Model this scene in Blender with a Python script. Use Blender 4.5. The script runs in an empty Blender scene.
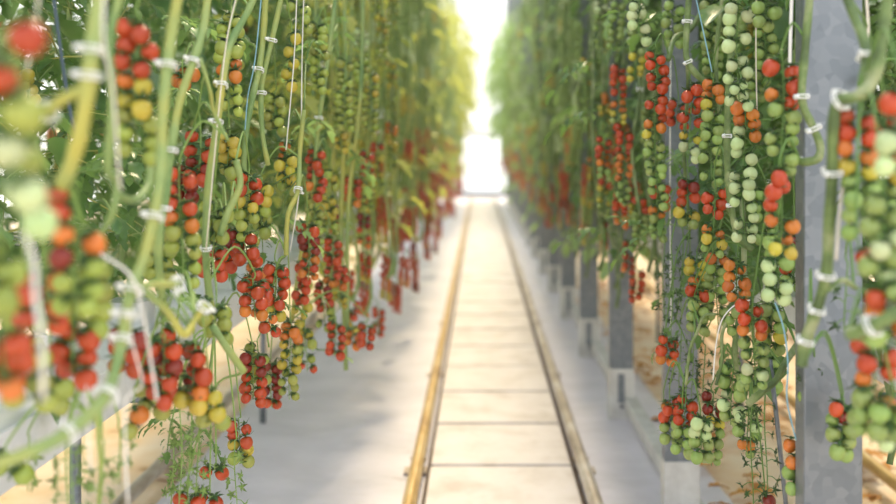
import bpy, math, random
from mathutils import Vector, Matrix
R = random.Random(11)
S = bpy.context.scene
COL = S.collection
F, CX, HY, H = 1000.0, 480.0, 150.0, 1.13      # focal length in px, vanishing point, camera height

def at(x, y, Y):
    """world point seen at pixel x, y at distance Y"""
    return Vector(((x - CX) * Y / F, Y, H - (y - HY) * Y / F))

# ------------------------------------------------------------------ materials
def mat(name, base=(.8, .8, .8), rough=.5, metal=0.0, **kw):
    m = bpy.data.materials.new(name); m.use_nodes = True
    b = m.node_tree.nodes['Principled BSDF']
    b.inputs['Base Color'].default_value = (*base, 1)
    b.inputs['Roughness'].default_value = rough
    b.inputs['Metallic'].default_value = metal
    for k, v in kw.items(): b.inputs[k].default_value = v
    return m
def noise_col(m, stops, scale=5, detail=4, coord='Object', stretch=(1, 1, 1), rough=.6, bump=0, bump_scale=None, voronoi=False):
    nt = m.node_tree; N = nt.nodes; L = nt.links; b = N['Principled BSDF']
    tc = N.new('ShaderNodeTexCoord'); mp = N.new('ShaderNodeMapping'); mp.inputs['Scale'].default_value = stretch
    L.new(tc.outputs[coord], mp.inputs[0])
    if voronoi:
        n = N.new('ShaderNodeTexVoronoi'); n.inputs['Scale'].default_value = scale; out = n.outputs['Color']
    else:
        n = N.new('ShaderNodeTexNoise'); n.inputs['Scale'].default_value = scale; n.inputs['Detail'].default_value = detail
        n.inputs['Roughness'].default_value = rough; out = n.outputs['Fac']
    L.new(mp.outputs[0], n.inputs['Vector'])
    r = N.new('ShaderNodeValToRGB'); L.new(out, r.inputs[0])
    els = r.color_ramp.elements
    els[0].position, els[0].color = stops[0][0], (*stops[0][1], 1)
    els[1].position, els[1].color = stops[-1][0], (*stops[-1][1], 1)
    for p, c in stops[1:-1]:
        e = els.new(p); e.color = (*c, 1)
    L.new(r.outputs[0], b.inputs['Base Color'])
    if bump:
        n2 = N.new('ShaderNodeTexNoise'); n2.inputs['Scale'].default_value = bump_scale or scale * 3; n2.inputs['Detail'].default_value = 6
        L.new(mp.outputs[0], n2.inputs['Vector'])
        bm = N.new('ShaderNodeBump'); bm.inputs['Strength'].default_value = bump; bm.inputs['Distance'].default_value = .02
        L.new(n2.outputs['Fac'], bm.inputs['Height']); L.new(bm.outputs[0], b.inputs['Normal'])
    return m

def leaf_mat(name, c1, c2, c3, trans=.45):
    m = bpy.data.materials.new(name); m.use_nodes = True
    nt = m.node_tree; N = nt.nodes; L = nt.links; b = N['Principled BSDF']; out = N['Material Output']
    tc = N.new('ShaderNodeTexCoord'); n = N.new('ShaderNodeTexNoise'); n.inputs['Scale'].default_value = 7; n.inputs['Detail'].default_value = 3
    L.new(tc.outputs['Object'], n.inputs['Vector'])
    r = N.new('ShaderNodeValToRGB'); e = r.color_ramp.elements
    e[0].position = .33; e[0].color = (*c1, 1); e[1].position = .7; e[1].color = (*c3, 1)
    x = e.new(.5); x.color = (*c2, 1)
    L.new(n.outputs['Fac'], r.inputs[0]); L.new(r.outputs[0], b.inputs['Base Color'])
    b.inputs['Roughness'].default_value = .27
    t = N.new('ShaderNodeBsdfTranslucent'); mul = N.new('ShaderNodeMixRGB'); mul.blend_type = 'MIX'; mul.inputs[0].default_value = .5
    mul.inputs[2].default_value = (c3[0] * 1.5, c3[1] * 1.4, c3[2] * .7, 1)
    L.new(r.outputs[0], mul.inputs[1]); L.new(mul.outputs[0], t.inputs['Color'])
    mx = N.new('ShaderNodeMixShader'); mx.inputs[0].default_value = trans
    L.new(b.outputs[0], mx.inputs[1]); L.new(t.outputs[0], mx.inputs[2]); L.new(mx.outputs[0], out.inputs['Surface'])
    return m

M = {}
M['film'] = noise_col(mat('film', rough=.55), [(.27, (.34, .30, .27)), (.34, (.67, .64, .68)), (.7, (.82, .78, .84))], scale=3.2, detail=8, rough=.7, bump=.5, bump_scale=7, stretch=(.8, 1.6, 1))
M['soil'] = noise_col(mat('soil', rough=.8), [(.3, (.50, .28, .12)), (.38, (.84, .62, .38)), (.6, (.90, .76, .58))], scale=4, detail=8, bump=.5)
M['slab'] = noise_col(mat('slab', rough=.7), [(.3, (.62, .55, .50)), (.5, (.78, .72, .69)), (.75, (.84, .79, .78))], scale=6, detail=8, bump=.25)
M['rail'] = noise_col(mat('rail', rough=.4, metal=.25), [(.35, (.40, .23, .07)), (.5, (.60, .40, .14)), (.65, (.70, .54, .28))], scale=14, detail=6, stretch=(1, .25, 1))  # worn tan metal, with golden sunlight put into the colour
M['rail_grey'] = noise_col(mat('rail_grey', rough=.4, metal=.3), [(.35, (.30, .24, .18)), (.5, (.50, .42, .33)), (.65, (.68, .64, .58))], scale=14, detail=6, stretch=(1, .25, 1))
M['galv'] = noise_col(mat('galv', rough=.42, metal=.55), [(0, (.165, .19, .215)), (.5, (.20, .225, .25)), (1, (.25, .275, .30))], scale=55, voronoi=True, coord='Object')
M['galv_pale'] = noise_col(mat('galv_pale', rough=.55, metal=.1), [(.3, (.52, .51, .48)), (.7, (.72, .72, .70))], scale=12)
M['dark'] = mat('dark', (.06, .07, .09), .6)
M['gutter'] = noise_col(mat('gutter', rough=.4), [(.3, (.62, .66, .68)), (.7, (.80, .83, .85))], scale=9, bump=.3)
M['white'] = mat('white', (.88, .88, .87), .35)
M['clip'] = mat('clip', (.86, .88, .84), .25)
M['twine'] = mat('twine', (.80, .74, .62), .8)
M['twine_white'] = mat('twine_white', (.85, .83, .78), .7)
M['twine_blue'] = mat('twine_blue', (.25, .48, .60), .6)
M['drip'] = mat('drip', (.06, .10, .13), .5)
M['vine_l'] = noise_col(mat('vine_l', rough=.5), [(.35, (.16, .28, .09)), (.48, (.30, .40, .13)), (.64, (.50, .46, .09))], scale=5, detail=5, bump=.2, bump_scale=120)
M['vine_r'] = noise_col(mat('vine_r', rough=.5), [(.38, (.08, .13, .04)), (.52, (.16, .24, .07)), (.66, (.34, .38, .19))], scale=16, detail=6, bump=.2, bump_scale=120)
M['rachis'] = mat('rachis', (.13, .25, .05), .5)
M['rachis_l'] = mat('rachis_l', (.24, .38, .09), .5)
M['sepal'] = mat('sepal', (.05, .12, .025), .6)
M['leaf'] = leaf_mat('leaf', (.12, .25, .09), (.24, .42, .15), (.40, .58, .24), .5)
M['leaf_yel_sun'] = leaf_mat('leaf_yel_sun', (.20, .31, .08), (.40, .50, .12), (.62, .62, .16), .55)  # yellower leaf green: warm sunlight on the left row put into the colour
M['leaf_dark_shade'] = leaf_mat('leaf_dark_shade', (.045, .125, .04), (.11, .235, .07), (.20, .34, .11), .42)  # dark green leaf, colour deepened further for the shade inside the rows
M['litter'] = noise_col(mat('litter', rough=.8), [(.3, (.40, .15, .03)), (.7, (.75, .38, .08))], scale=9)
FR = {'R': (.48, .062, .014), 'D': (.24, .024, .012), 'O': (.60, .185, .028), 'Y': (.50, .41, .05), 'G': (.27, .38, .10), 'P': (.50, .61, .30)}
for k, c in FR.items():
    M['f' + k] = mat('f' + k, c, .28)
fm = mat('fruit', rough=.22); M['fruit'] = fm
_n = fm.node_tree; _oi = _n.nodes.new('ShaderNodeObjectInfo'); _n.links.new(_oi.outputs['Color'], _n.nodes['Principled BSDF'].inputs['Base Color'])
fm.node_tree.nodes['Principled BSDF'].inputs['Subsurface Weight'].default_value = .12
fm.node_tree.nodes['Principled BSDF'].inputs['Subsurface Radius'].default_value = (.01, .008, .004)
fm.node_tree.nodes['Principled BSDF'].inputs['Subsurface Scale'].default_value = .6

# ------------------------------------------------------------------ mesh collector
class MB:
    def __init__(s): s.v = []; s.f = []; s.m = []
    def add(s, vs, fs, mi=0):
        b = len(s.v); s.v += [tuple(v) for v in vs]
        s.f += [tuple(b + i for i in f) for f in fs]; s.m += [mi] * len(fs)
    def box(s, lo, hi, mi=0, bev=0):
        (x0, y0, z0), (x1, y1, z1) = lo, hi
        vs = [(x0, y0, z0), (x1, y0, z0), (x1, y1, z0), (x0, y1, z0), (x0, y0, z1), (x1, y0, z1), (x1, y1, z1), (x0, y1, z1)]
        s.add(vs, [(0, 3, 2, 1), (4, 5, 6, 7), (0, 1, 5, 4), (1, 2, 6, 5), (2, 3, 7, 6), (3, 0, 4, 7)], mi)
    def tube(s, pts, r, seg=8, mi=0, closed=False):
        n = len(pts); rs = r if isinstance(r, (list, tuple)) else [r] * n
        pts = [Vector(p) for p in pts]; ring = []; up = None
        for i, p in enumerate(pts):
            a = pts[(i - 1) % n] if (closed or i > 0) else p; c = pts[(i + 1) % n] if (closed or i < n - 1) else p
            t = (c - a)
            t = t.normalized() if t.length > 1e-9 else Vector((0, 0, 1))
            if up is None: up = t.orthogonal().normalized()
            up = (up - t * up.dot(t)); up = up.normalized() if up.length > 1e-6 else t.orthogonal().normalized()
            w = t.cross(up)
            ring.append([p + (up * math.cos(2 * math.pi * k / seg) + w * math.sin(2 * math.pi * k / seg)) * rs[i] for k in range(seg)])
        vs = [v for rr in ring for v in rr]; fs = []
        for i in range(n if closed else n - 1):
            j = (i + 1) % n
            for k in range(seg):
                fs.append((i * seg + k, i * seg + (k + 1) % seg, j * seg + (k + 1) % seg, j * seg + k))
        if not closed:
            fs.append(tuple(range(seg))[::-1]); fs.append(tuple((n - 1) * seg + k for k in range(seg)))
        s.add(vs, fs, mi)
    def mesh(s, name, mats, smooth=True, bev=0):
        me = bpy.data.meshes.new(name); me.from_pydata(s.v, [], s.f)
        for m in mats: me.materials.append(m)
        me.polygons.foreach_set('material_index', s.m)
        me.polygons.foreach_set('use_smooth', [smooth] * len(s.f)); me.update()
        return me
    def build(s, name, mats, parent=None, smooth=True, loc=(0, 0, 0), bev=0):
        if not isinstance(mats, (list, tuple)): mats = [mats]
        return link(name, s.mesh(name, mats, smooth), parent, loc, bev)
def link(name, me, parent=None, loc=(0, 0, 0), bev=0):
    o = bpy.data.objects.new(name, me); COL.objects.link(o); o.location = loc
    if parent is not None: o.parent = parent
    if bev:
        b = o.modifiers.new('bevel', 'BEVEL'); b.width = bev; b.segments = 2; b.limit_method = 'ANGLE'
    return o
def tag(o, label=None, cat=None, group=None, kind=None):
    for k, v in (('label', label), ('category', cat), ('group', group), ('kind', kind)):
        if v: o[k] = v
    return o
def empty(name, loc, label, cat, group=None):
    o = bpy.data.objects.new(name, None); COL.objects.link(o); o.location = loc; o.empty_display_size = .05
    return tag(o, label, cat, group)
def smooth(pts, k=5):
    """Catmull-Rom through the points"""
    P = [Vector(p) for p in pts]
    if len(P) < 3:
        return [P[0].lerp(P[-1], i / k) for i in range(k + 1)]
    Q = [P[0] * 2 - P[1]] + P + [P[-1] * 2 - P[-2]]; out = []
    for i in range(1, len(Q) - 2):
        a, b, c, d = Q[i - 1:i + 3]
        for j in range(k):
            t = j / k
            out.append(.5 * ((2 * b) + (c - a) * t + (2 * a - 5 * b + 4 * c - d) * t * t + (3 * b - a - 3 * c + d) * t ** 3))
    out.append(P[-1]); return out

# ------------------------------------------------------------------ fruit
def fruit_geo(mb, c, r, axis, seg=16, rings=9, mf=0, ms=1, long=1.1, calyx=True, rnd=R):
    """a cherry tomato hanging along axis (pointing from stalk to tip), calyx at the stalk end"""
    ax = Vector(axis).normalized(); u = ax.orthogonal().normalized(); w = ax.cross(u)
    vs = []; fs = []
    for i in range(1, rings):
        th = math.pi * i / rings
        z = -math.cos(th) * long; q = math.sin(th)
        if z < -.75: z += (-.75 - z) * .55       # dimple at the stalk
        for k in range(seg):
            a = 2 * math.pi * k / seg
            qq = q * (1 + .02 * math.cos(3 * a))
            vs.append(c + ax * (z * r) + (u * math.cos(a) + w * math.sin(a)) * (qq * r))
    t0 = len(vs); vs.append(c - ax * (r * .8 * long)); vs.append(c + ax * (r * long))
    for i in range(rings - 2):
        for k in range(seg):
            fs.append((i * seg + k, i * seg + (k + 1) % seg, (i + 1) * seg + (k + 1) % seg, (i + 1) * seg + k))
    for k in range(seg):
        fs.append((t0, (k + 1) % seg, k)); b = (rings - 2) * seg
        fs.append((t0 + 1, b + k, b + (k + 1) % seg))
    mb.add(vs, fs, mf)
    if calyx: star(mb, c - ax * (r * long * .9), -ax, r * 1.55, ms, rnd)
def star(mb, p, ax, L, mi, rnd=R, n=6, lift=.25):
    """star of narrow pointed sepals"""
    u = ax.orthogonal().normalized(); w = ax.cross(u); a0 = rnd.random() * 6
    for k in range(n):
        a = a0 + 2 * math.pi * k / n; d = u * math.cos(a) + w * math.sin(a); s = d.cross(ax).normalized() * L * .2
        l = L * rnd.uniform(.8, 1.15); hh = rnd.uniform(-.3, lift + .2)
        p1 = p + d * l * .5 + ax * l * .12; p2 = p + d * l + ax * l * hh
        mb.add([p - s * .6 + ax * .0004, p + s * .6 + ax * .0004, p1 + s, p1 - s, p2, p1 - ax * L * .05], [(0, 1, 2, 3), (3, 2, 4), (0, 3, 5), (1, 5, 2), (3, 4, 5), (2, 5, 4)], mi)
    mb.tube([p - ax * L * .1, p + ax * L * .22], L * .12, 5, mi)

FRUITS = []
for i in range(6):
    mb = MB(); rr = random.Random(i)
    fruit_geo(mb, Vector((0, 0, 0)), .0135, (0, 0, -1), 18, 11, long=rr.uniform(1.0, 1.16), rnd=rr)
    FRUITS.append(mb.mesh('tomato', [M['fruit'], M['sepal']]))

def fcol(ch, rnd, left=False):
    c = list(FR[ch])
    if left and ch in 'G': c = [.32, .38, .07]
    j = rnd.uniform(.85, 1.15)
    c = [c[0] * j, c[1] * j * rnd.uniform(.9, 1.1), c[2] * j]
    return (min(c[0], .9), min(c[1], .9), min(c[2], .9), 1)

ALLPROF = {}
def truss(parent, top, length, prof, D=.027, ranks=2, lean=(0, 0), attach=None, rnd=R, left=False, bare=0, label=None, arch=.035):
    """one hanging truss: stalk mesh as the part, every tomato a child of it. bare = metres of fruitless stalk below the fruit"""
    top = Vector(top); mb = MB(); tot = length + bare
    pitch = D * .82 if ranks == 2 else D * .98
    n = max(1, int(round(length / pitch)))
    lx, ly = lean; pts = []
    ns = max(4, int(tot / .02)); ph = rnd.random() * 6
    for i in range(ns + 1):
        t = i / ns; z = t * tot
        pts.append(top + Vector((lx * t + math.sin(ph + z * 25) * .003, ly * t + math.cos(ph + z * 22) * .003, -z)))
    def on(z):
        f = max(0, min(ns - 1e-4, z / tot * ns)); i = int(f); return pts[i].lerp(pts[i + 1], f - i)
    if attach is not None:
        a = Vector(attach)
        mid = a.lerp(top, .55) + Vector((0, 0, arch + .15 * (a - top).length))
        head = smooth([a, mid, top + Vector((0, 0, arch * .5)), top], 5)
    else:
        head = smooth([top + Vector((.02, .02, -.02)), top + Vector((.012, .012, arch)), top], 4)
    path = head[:-1] + pts
    nn = len(path)
    mb.tube(path, [.0021 - .0011 * i / nn for i in range(nn)], 6, 0)
    o = mb
    kids = []
    yaw = rnd.uniform(-.5, .5)
    for i in range(n):
        ch = prof[min(len(prof) - 1, int(i * len(prof) / n))]
        for s in ((-1, 1) if ranks == 2 else ((-1 if i % 2 else 1),)):
            if ch == '.' : continue
            if rnd.random() < .07 and n > 3 and ranks == 2: continue
            if ranks == 2 and rnd.random() < .18: ch = prof[max(0, min(len(prof) - 1, int(i * len(prof) / n) + rnd.choice((-1, 1))))]
            z = (i + .5 + (.24 * s if ranks == 2 else 0) + rnd.uniform(-.16, .16)) * pitch
            p = on(z)
            sz = rnd.uniform(.80, 1.03) * (D / .027) * (1 - .28 * (i / n) ** 2 if n > 5 else 1)
            ya = yaw + rnd.uniform(-.9, .9)
            off = Vector((math.cos(ya) * s, math.sin(ya) * s, 0)) * D * (rnd.uniform(.52, .70) if ranks == 2 else .3)
            c = p + off + Vector((0, 0, -.010 * sz))
            ax = (off.normalized() * rnd.uniform(.15, .7) + Vector((0, rnd.uniform(-.3, .3), -1))).normalized()
            st = c - ax * .0135 * sz
            mb.tube(smooth([p + Vector((0, 0, .004)), p.lerp(st, .6) + Vector((0, 0, .005)), st], 3), .0010, 4, 0)
            ch2 = ch
            kids.append((c, ax, sz, ch2))
    if bare:
        z = length + .012; s = 1
        while z < tot:
            p = on(z); a = yaw + rnd.uniform(-.7, .7)
            d = Vector((math.cos(a) * s, math.sin(a) * s, rnd.uniform(-.5, .5)))
            e = p + d * rnd.uniform(.012, .02)
            mb.tube([p, p.lerp(e, .5) + Vector((0, 0, .003)), e], .0009, 4, 0)
            star(mb, e, d.normalized(), .013, 1, rnd, 5, .5)
            z += rnd.uniform(.009, .017); s = -s
    tr = mb.build('truss', [M['rachis_l' if left else 'rachis'], M['sepal'] if not left else M['rachis_l']], parent)
    tr.location = -Vector(parent.location) if parent is not None else (0, 0, 0)
    if label: tr['label'] = label
    for c, ax, sz, ch in kids:
        q = bpy.data.objects.new('tomato', rnd.choice(FRUITS)); COL.objects.link(q); q.parent = tr
        q.location = c; q.rotation_mode = 'QUATERNION'; q.rotation_quaternion = Vector((0, 0, -1)).rotation_difference(ax)
        q.scale = (sz, sz, sz); q.color = fcol(ch, rnd, left)
    return tr

# ------------------------------------------------------------------ leaves
def leaflet(mb, p, d, up, L, W, mi, rnd):
    s = d.cross(up).normalized(); up = s.cross(d).normalized()
    n = 7; mid = []; lf = []; rt = []
    wd = [.15, .95, .72, 1.0, .55, .5, .0]; teeth = [.0, .10, -.03, .09, .0, .07, 0]
    curl = rnd.uniform(.15, .5)
    for i in range(n):
        t = i / (n - 1); c = p + d * (L * t) - up * (curl * L * t * t)
        mid.append(c)
        w = W * .5 * wd[i]
        lf.append(c + s * w + d * teeth[i] * L + up * w * .35); rt.append(c - s * w + d * teeth[i] * L + up * w * .35)
    vs = mid + lf[:-1] + rt[:-1]; fs = []
    for i in range(n - 2):
        fs.append((i, i + 1, n + i + 1, n + i)); fs.append((i + 1, i, 2 * n - 1 + i, 2 * n + i))
    i = n - 2
    fs.append((i, n - 1, n + i)); fs.append((n - 1, i, 2 * n - 1 + i))
    mb.add(vs, fs, mi)
def compound(mb, p, d, L, rnd, mi=0, ms=1, pairs=4, stalk=True):
    d = d.normalized(); pts = []; droop = rnd.uniform(.3, .9)
    for i in range(6):
        t = i / 5; pts.append(p + d * (L * t) - Vector((0, 0, 1)) * (droop * L * t * t * .7))
    if stalk: mb.tube(pts, [.0028, .0024, .002, .0017, .0014, .001], 4, ms)
    up = Vector((0, 0, 1))
    for j in range(pairs):
        f = 1.6 + j * (3.2 / pairs); i = int(f); q = pts[i].lerp(pts[min(5, i + 1)], f - i); t = (pts[min(5, i + 1)] - pts[i]).normalized()
        side = t.cross(up)
        side = side.normalized() if side.length > .01 else Vector((1, 0, 0))
        for s in (-1, 1):
            dd = (side * s + t * rnd.uniform(.2, .7) + up * rnd.uniform(-.5, .1)).normalized()
            l = L * rnd.uniform(.22, .34) * (1 - .08 * j) * (.55 if j % 2 else 1)
            leaflet(mb, q + dd * .008, dd, (up + Vector((rnd.uniform(-.5, .5), rnd.uniform(-.5, .5), 0))).normalized(), l, l * rnd.uniform(.5, .66), mi, rnd)
    t = (pts[5] - pts[4]).normalized()
    u2 = up if abs(t.z) < .95 else Vector((1, 0, 0))
    leaflet(mb, pts[5], t, u2, L * .36, L * .24, mi, rnd)
def foliage_mesh(seed, z0, z1, n, spread, mats, Lr=(.22, .36), bias=1.0):
    rnd = random.Random(seed); mb = MB()
    for i in range(n):
        z = z0 + (z1 - z0) * (rnd.random() ** bias); a = rnd.random() * 2 * math.pi
        p = Vector((rnd.uniform(-1, 1) * spread[0], rnd.uniform(-1, 1) * spread[1], z))
        compound(mb, p, Vector((math.cos(a), math.sin(a), rnd.uniform(-.2, .5))), rnd.uniform(*Lr), rnd)
    return mb.mesh('foliage', mats)

# ------------------------------------------------------------------ plants placed one by one
def clip_ring(mb, p, t, r):
    t = t.normalized(); u = t.orthogonal().normalized(); w = t.cross(u)
    for dz in (-.0025, .0025):
        mb.tube([p + t * dz + (u * math.cos(a) + w * math.sin(a)) * r for a in [2 * math.pi * k / 16 for k in range(16)]], .0013, 6, 0, True)
    for k in range(4):
        a = k * 1.6; q = u * math.cos(a) + w * math.sin(a)
        mb.tube([p + q * r - t * .004, p + q * (r * 1.25), p + q * r + t * .004], .0014, 5, 0)
    q = u; mb.tube([p + q * r, p + q * (r + .007)], .003, 6, 0)

def plant(label, vines, trusses, clips=(), left=True, group=None, leaves=()):
    """vines: list of (radius_m, [(x,y,Y)...], extend_up); trusses: (x, ytop, ybot, Y, profile[, opts])"""
    paths = [[at(*p) for p in v[1]] for v in vines]
    low = min((p for q in paths for p in q), key=lambda p: p.z)
    e = empty('tomato_plant', (paths[0][0].x, paths[0][0].y, 0), label, 'tomato plant', group)
    allp = []
    for (r, px, ext), pa in zip(vines, paths):
        sm = smooth(pa, 6)
        if ext:
            p0 = sm[0]; d0 = (sm[0] - sm[3]).normalized(); h1 = p0 + d0 * .08; h2 = p0 + Vector((0, .02, .25)) + d0 * .05
            sm = [p0 + Vector((0, .40, 2.4)), p0 + Vector((0, .15, 1.0)), h2, h1] + sm
        allp += sm
        rs = []
        for i, p in enumerate(sm):
            rs.append(r * (1 + .12 * max(0, math.sin(p.z * 40 + p.y * 17)) ** 6 + .05 * math.sin(i)))
        mb = MB(); mb.tube(sm, rs, 10, 0)
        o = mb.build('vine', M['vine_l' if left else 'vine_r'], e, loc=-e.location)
    for (x, y, Y, r) in clips:
        p = at(x, y, Y); q = min(range(1, len(allp) - 1), key=lambda i: (allp[i] - p).length)
        pp = allp[q]; mb = MB(); clip_ring(mb, pp, allp[q + 1] - allp[q - 1], r); o = mb.build('clip', M['clip'], e, loc=-e.location); o['label'] = 'white plastic ring clip'
    for t in trusses:
        x, y0, y1, Y, prof = t[:5]; op = t[5] if len(t) > 5 else {}
        top = at(x, y0, Y); L = max(.012, (y1 - y0) * Y / F)
        cand = [p for p in allp if p.z > top.z - .02] or allp
        near = min(cand, key=lambda p: (p - top).length + abs(p.z - top.z - .05) * .5)
        if (near - top).length > .45: near = None
        truss(e, top, L, prof, attach=near, left=left, **op)
    if leaves:
        mb = MB()
        for x, y, Y, Ln in leaves:
            p = at(x, y, Y); q = min(allp, key=lambda v: (v - p).length); d = (p - q)
            if d.length < .03 or d.length > .5: d = Vector((R.uniform(-1, 1), R.uniform(-1, 1), .1))
            if (p - q).length < .35: mb.tube(smooth([q, q.lerp(p, .5) + Vector((0, 0, .015)), p], 3), .0016, 5, 1)
            for k in range(2): compound(mb, p, d + Vector((R.uniform(-.3, .3), R.uniform(-.3, .3), R.uniform(-.1, .2))), Ln * R.uniform(.7, 1.1), R)
        mb.build('foliage', [M['leaf' if left and Y > 1.9 else 'leaf_dark_shade'], M['rachis']], e, loc=-e.location)
    return e
V = lambda r, pts, ext=False: (r, pts, ext)

L_ = True
plant('out-of-focus tomato plant at the left picture edge, two huge red fruits over pale green ones',
      [V(.006, [(-30, -10, .74), (-12, 60, .72), (-25, 200, .72), (-15, 330, .74), (-30, 470, .78)], True)],
      [(16, 5, 215, .72, 'RRGPPPP', dict(ranks=1, D=.029)), (26, 130, 215, .80, 'GPP', dict(ranks=1)), (4, 312, 400, .88, 'RROG', {}), (-8, 240, 300, .85, 'GG', {})], left=True)
plant('pale-stemmed tomato plant at far left, green and orange-red truss hanging beside a white cord',
      [V(.0075, [(100, -8, .98), (92, 50, .97), (86, 100, .97), (76, 150, .98), (58, 190, 1.0), (30, 215, 1.05)], True),
       V(.0055, [(86, 88, .97), (62, 100, .98), (45, 114, 1.0)], False)],
      [(74, 178, 300, 1.0, 'RRODGGG', {}), (44, 262, 330, 1.1, 'RRDRR', {}), (75, 300, 372, 1.18, 'GRRRG', {}), (88, 250, 330, 1.2, 'GGGG', {}), (22, 275, 350, 1.3, 'DRGG', {}),
       (50, 350, 400, 1.3, 'GDG', {}), (26, 340, 400, 1.1, 'GRGG', {})],
      clips=[(92, 48, .97, .011), (86, 76, .97, .011), (45, 112, 1.0, .010)], leaves=[(92, 170, 1.5, 0.12), (62, 212, 1.5, 0.12), (30, 120, 1.6, 0.2), (100, 200, 1.6, 0.1)])
plant('tomato plant with long thick pale vine bending to the lower left corner, big red-to-green truss',
      [V(.0065, [(178, -5, 1.22), (170, 45, 1.22), (163, 110, 1.2), (160, 180, 1.18), (146, 250, 1.15), (131, 290, 1.12), (122, 340, 1.1), (106, 395, 1.05), (68, 432, 1.0), (30, 452, .98), (-10, 466, .97)], True),
       V(.0045, [(120, -5, 1.1), (110, 40, 1.1), (112, 100, 1.12), (108, 170, 1.15), (116, 180, 1.18), (112, 215, 1.18), (92, 245, 1.2)], True),
       V(.005, [(116, 195, 1.18), (135, 200, 1.25), (148, 185, 1.3), (150, 165, 1.32)], False),
       V(.0045, [(131, 288, 1.12), (155, 285, 1.2), (178, 284, 1.25)], False),
       V(.0045, [(146, 292, 1.25), (168, 312, 1.3), (184, 335, 1.32), (196, 318, 1.35), (206, 305, 1.35)], False)],
      [(138, 16, 152, 1.25, 'RRROYGGG', {}), (163, 335, 398, 1.45, 'RDRRR', {}), (152, 350, 395, 1.5, 'RRR', {}), (194, 343, 398, 1.5, 'RROY', {}), (178, 325, 390, 1.6, 'RDRR', {}), (126, 322, 362, 1.42, 'DRR', {}),
       (136, 398, 440, 1.45, 'OG', dict(ranks=1)), (208, 380, 418, 1.5, 'YGG', {}), (153, 380, 412, 1.5, 'RGG', {}), (184, 60, 80, 1.8, 'O', {})],
      clips=[(163, 60, 1.2, .010), (154, 212, 1.17, .010), (129, 290, 1.12, .012), (126, 310, 1.11, .012), (104, 396, 1.05, .012), (70, 432, 1, .010), (122, 340, 1.1, .010), (205, 306, 1.35, .010), (178, 284, 1.25, .010)], leaves=[(128, 178, 1.8, 0.12), (150, 150, 1.8, 0.14), (110, 140, 1.9, 0.14), (172, 420, 1.75, 0.08)])
plant('tomato plant with yellow upper vine and a full red-to-green truss left of the aisle',
      [V(.0062, [(208, -6, 1.55), (203, 30, 1.53), (193, 62, 1.5), (180, 100, 1.47), (171, 150, 1.45), (165, 200, 1.45), (158, 250, 1.45), (165, 320, 1.5)], True),
       V(.003, [(200, 58, 1.5), (210, 90, 1.52), (214, 112, 1.55), (228, 140, 1.56)], False)],
      [(181, 166, 284, 1.55, 'RROGGGG', {}), (199, 116, 185, 1.75, 'RRRDR', {}), (188, 160, 195, 1.8, 'DR', {}), (214, 200, 250, 1.75, 'GYGG', {}), (160, 225, 280, 1.7, 'GGG', {})],
      clips=[(192, 60, 1.5, .010), (160, 145, 1.45, .009), (158, 205, 1.45, .010)], leaves=[(190, 90, 2.1, 0.13), (185, 300, 2.0, 0.09), (165, 20, 2.1, 0.15)])
plant('tomato plant with yellow-green vine hanging over a dense deep-red bunch left of the aisle',
      [V(.0062, [(256, -6, 1.8), (246, 15, 1.78), (230, 45, 1.75), (222, 85, 1.7), (216, 130, 1.68), (208, 190, 1.68), (206, 260, 1.7), (214, 330, 1.75)], True),
       V(.006, [(236, 160, 1.75), (240, 185, 1.75), (228, 212, 1.72), (220, 235, 1.72)], False),
       V(.006, [(212, 325, 1.6), (225, 345, 1.6), (244, 372, 1.62)], False)],
      [(230, 38, 108, 1.85, 'GOGGG', {}), (249, 172, 245, 1.95, 'RYGGG', {}), (229, 128, 168, 1.95, 'YYYG', {}), (213, 240, 280, 1.85, 'RRR', {}), (238, 228, 322, 1.95, 'DRRRRRO', dict(lean=(.06, 0))),
       (222, 232, 270, 2.0, 'DRR', {}), (254, 280, 320, 1.9, 'RRO', {}), (216, 296, 336, 1.65, 'GGG', {}), (252, 350, 398, 2.15, 'DDRR', {}), (240, 418, 458, 2.1, 'RRYG', {}),
       (198, 405, 412, 1.75, '.', dict(bare=.15)), (180, 398, 404, 1.7, '.', dict(bare=.17)), (190, 410, 420, 1.72, '.', dict(bare=.13)), (236, 440, 445, 1.9, '.', dict(bare=.12)), (216, 464, 468, 1.9, 'R', {}), (188, 488, 512, 1.75, 'RR', {}), (210, 490, 500, 1.8, 'R', {}), (232, 10, 60, 2.0, 'GG', {}), (172, 430, 436, 1.8, '.', dict(bare=.12)), (258, 340, 380, 2.2, 'GYG', {})],
      clips=[(222, 84, 1.7, .009), (215, 125, 1.68, .009), (206, 250, 1.7, .009)], leaves=[(246, 300, 2.1, 0.1), (262, 236, 2.2, 0.1), (215, 20, 2.2, 0.14), (205, 430, 1.9, 0.07), (180, 410, 1.9, 0.07)])
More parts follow.
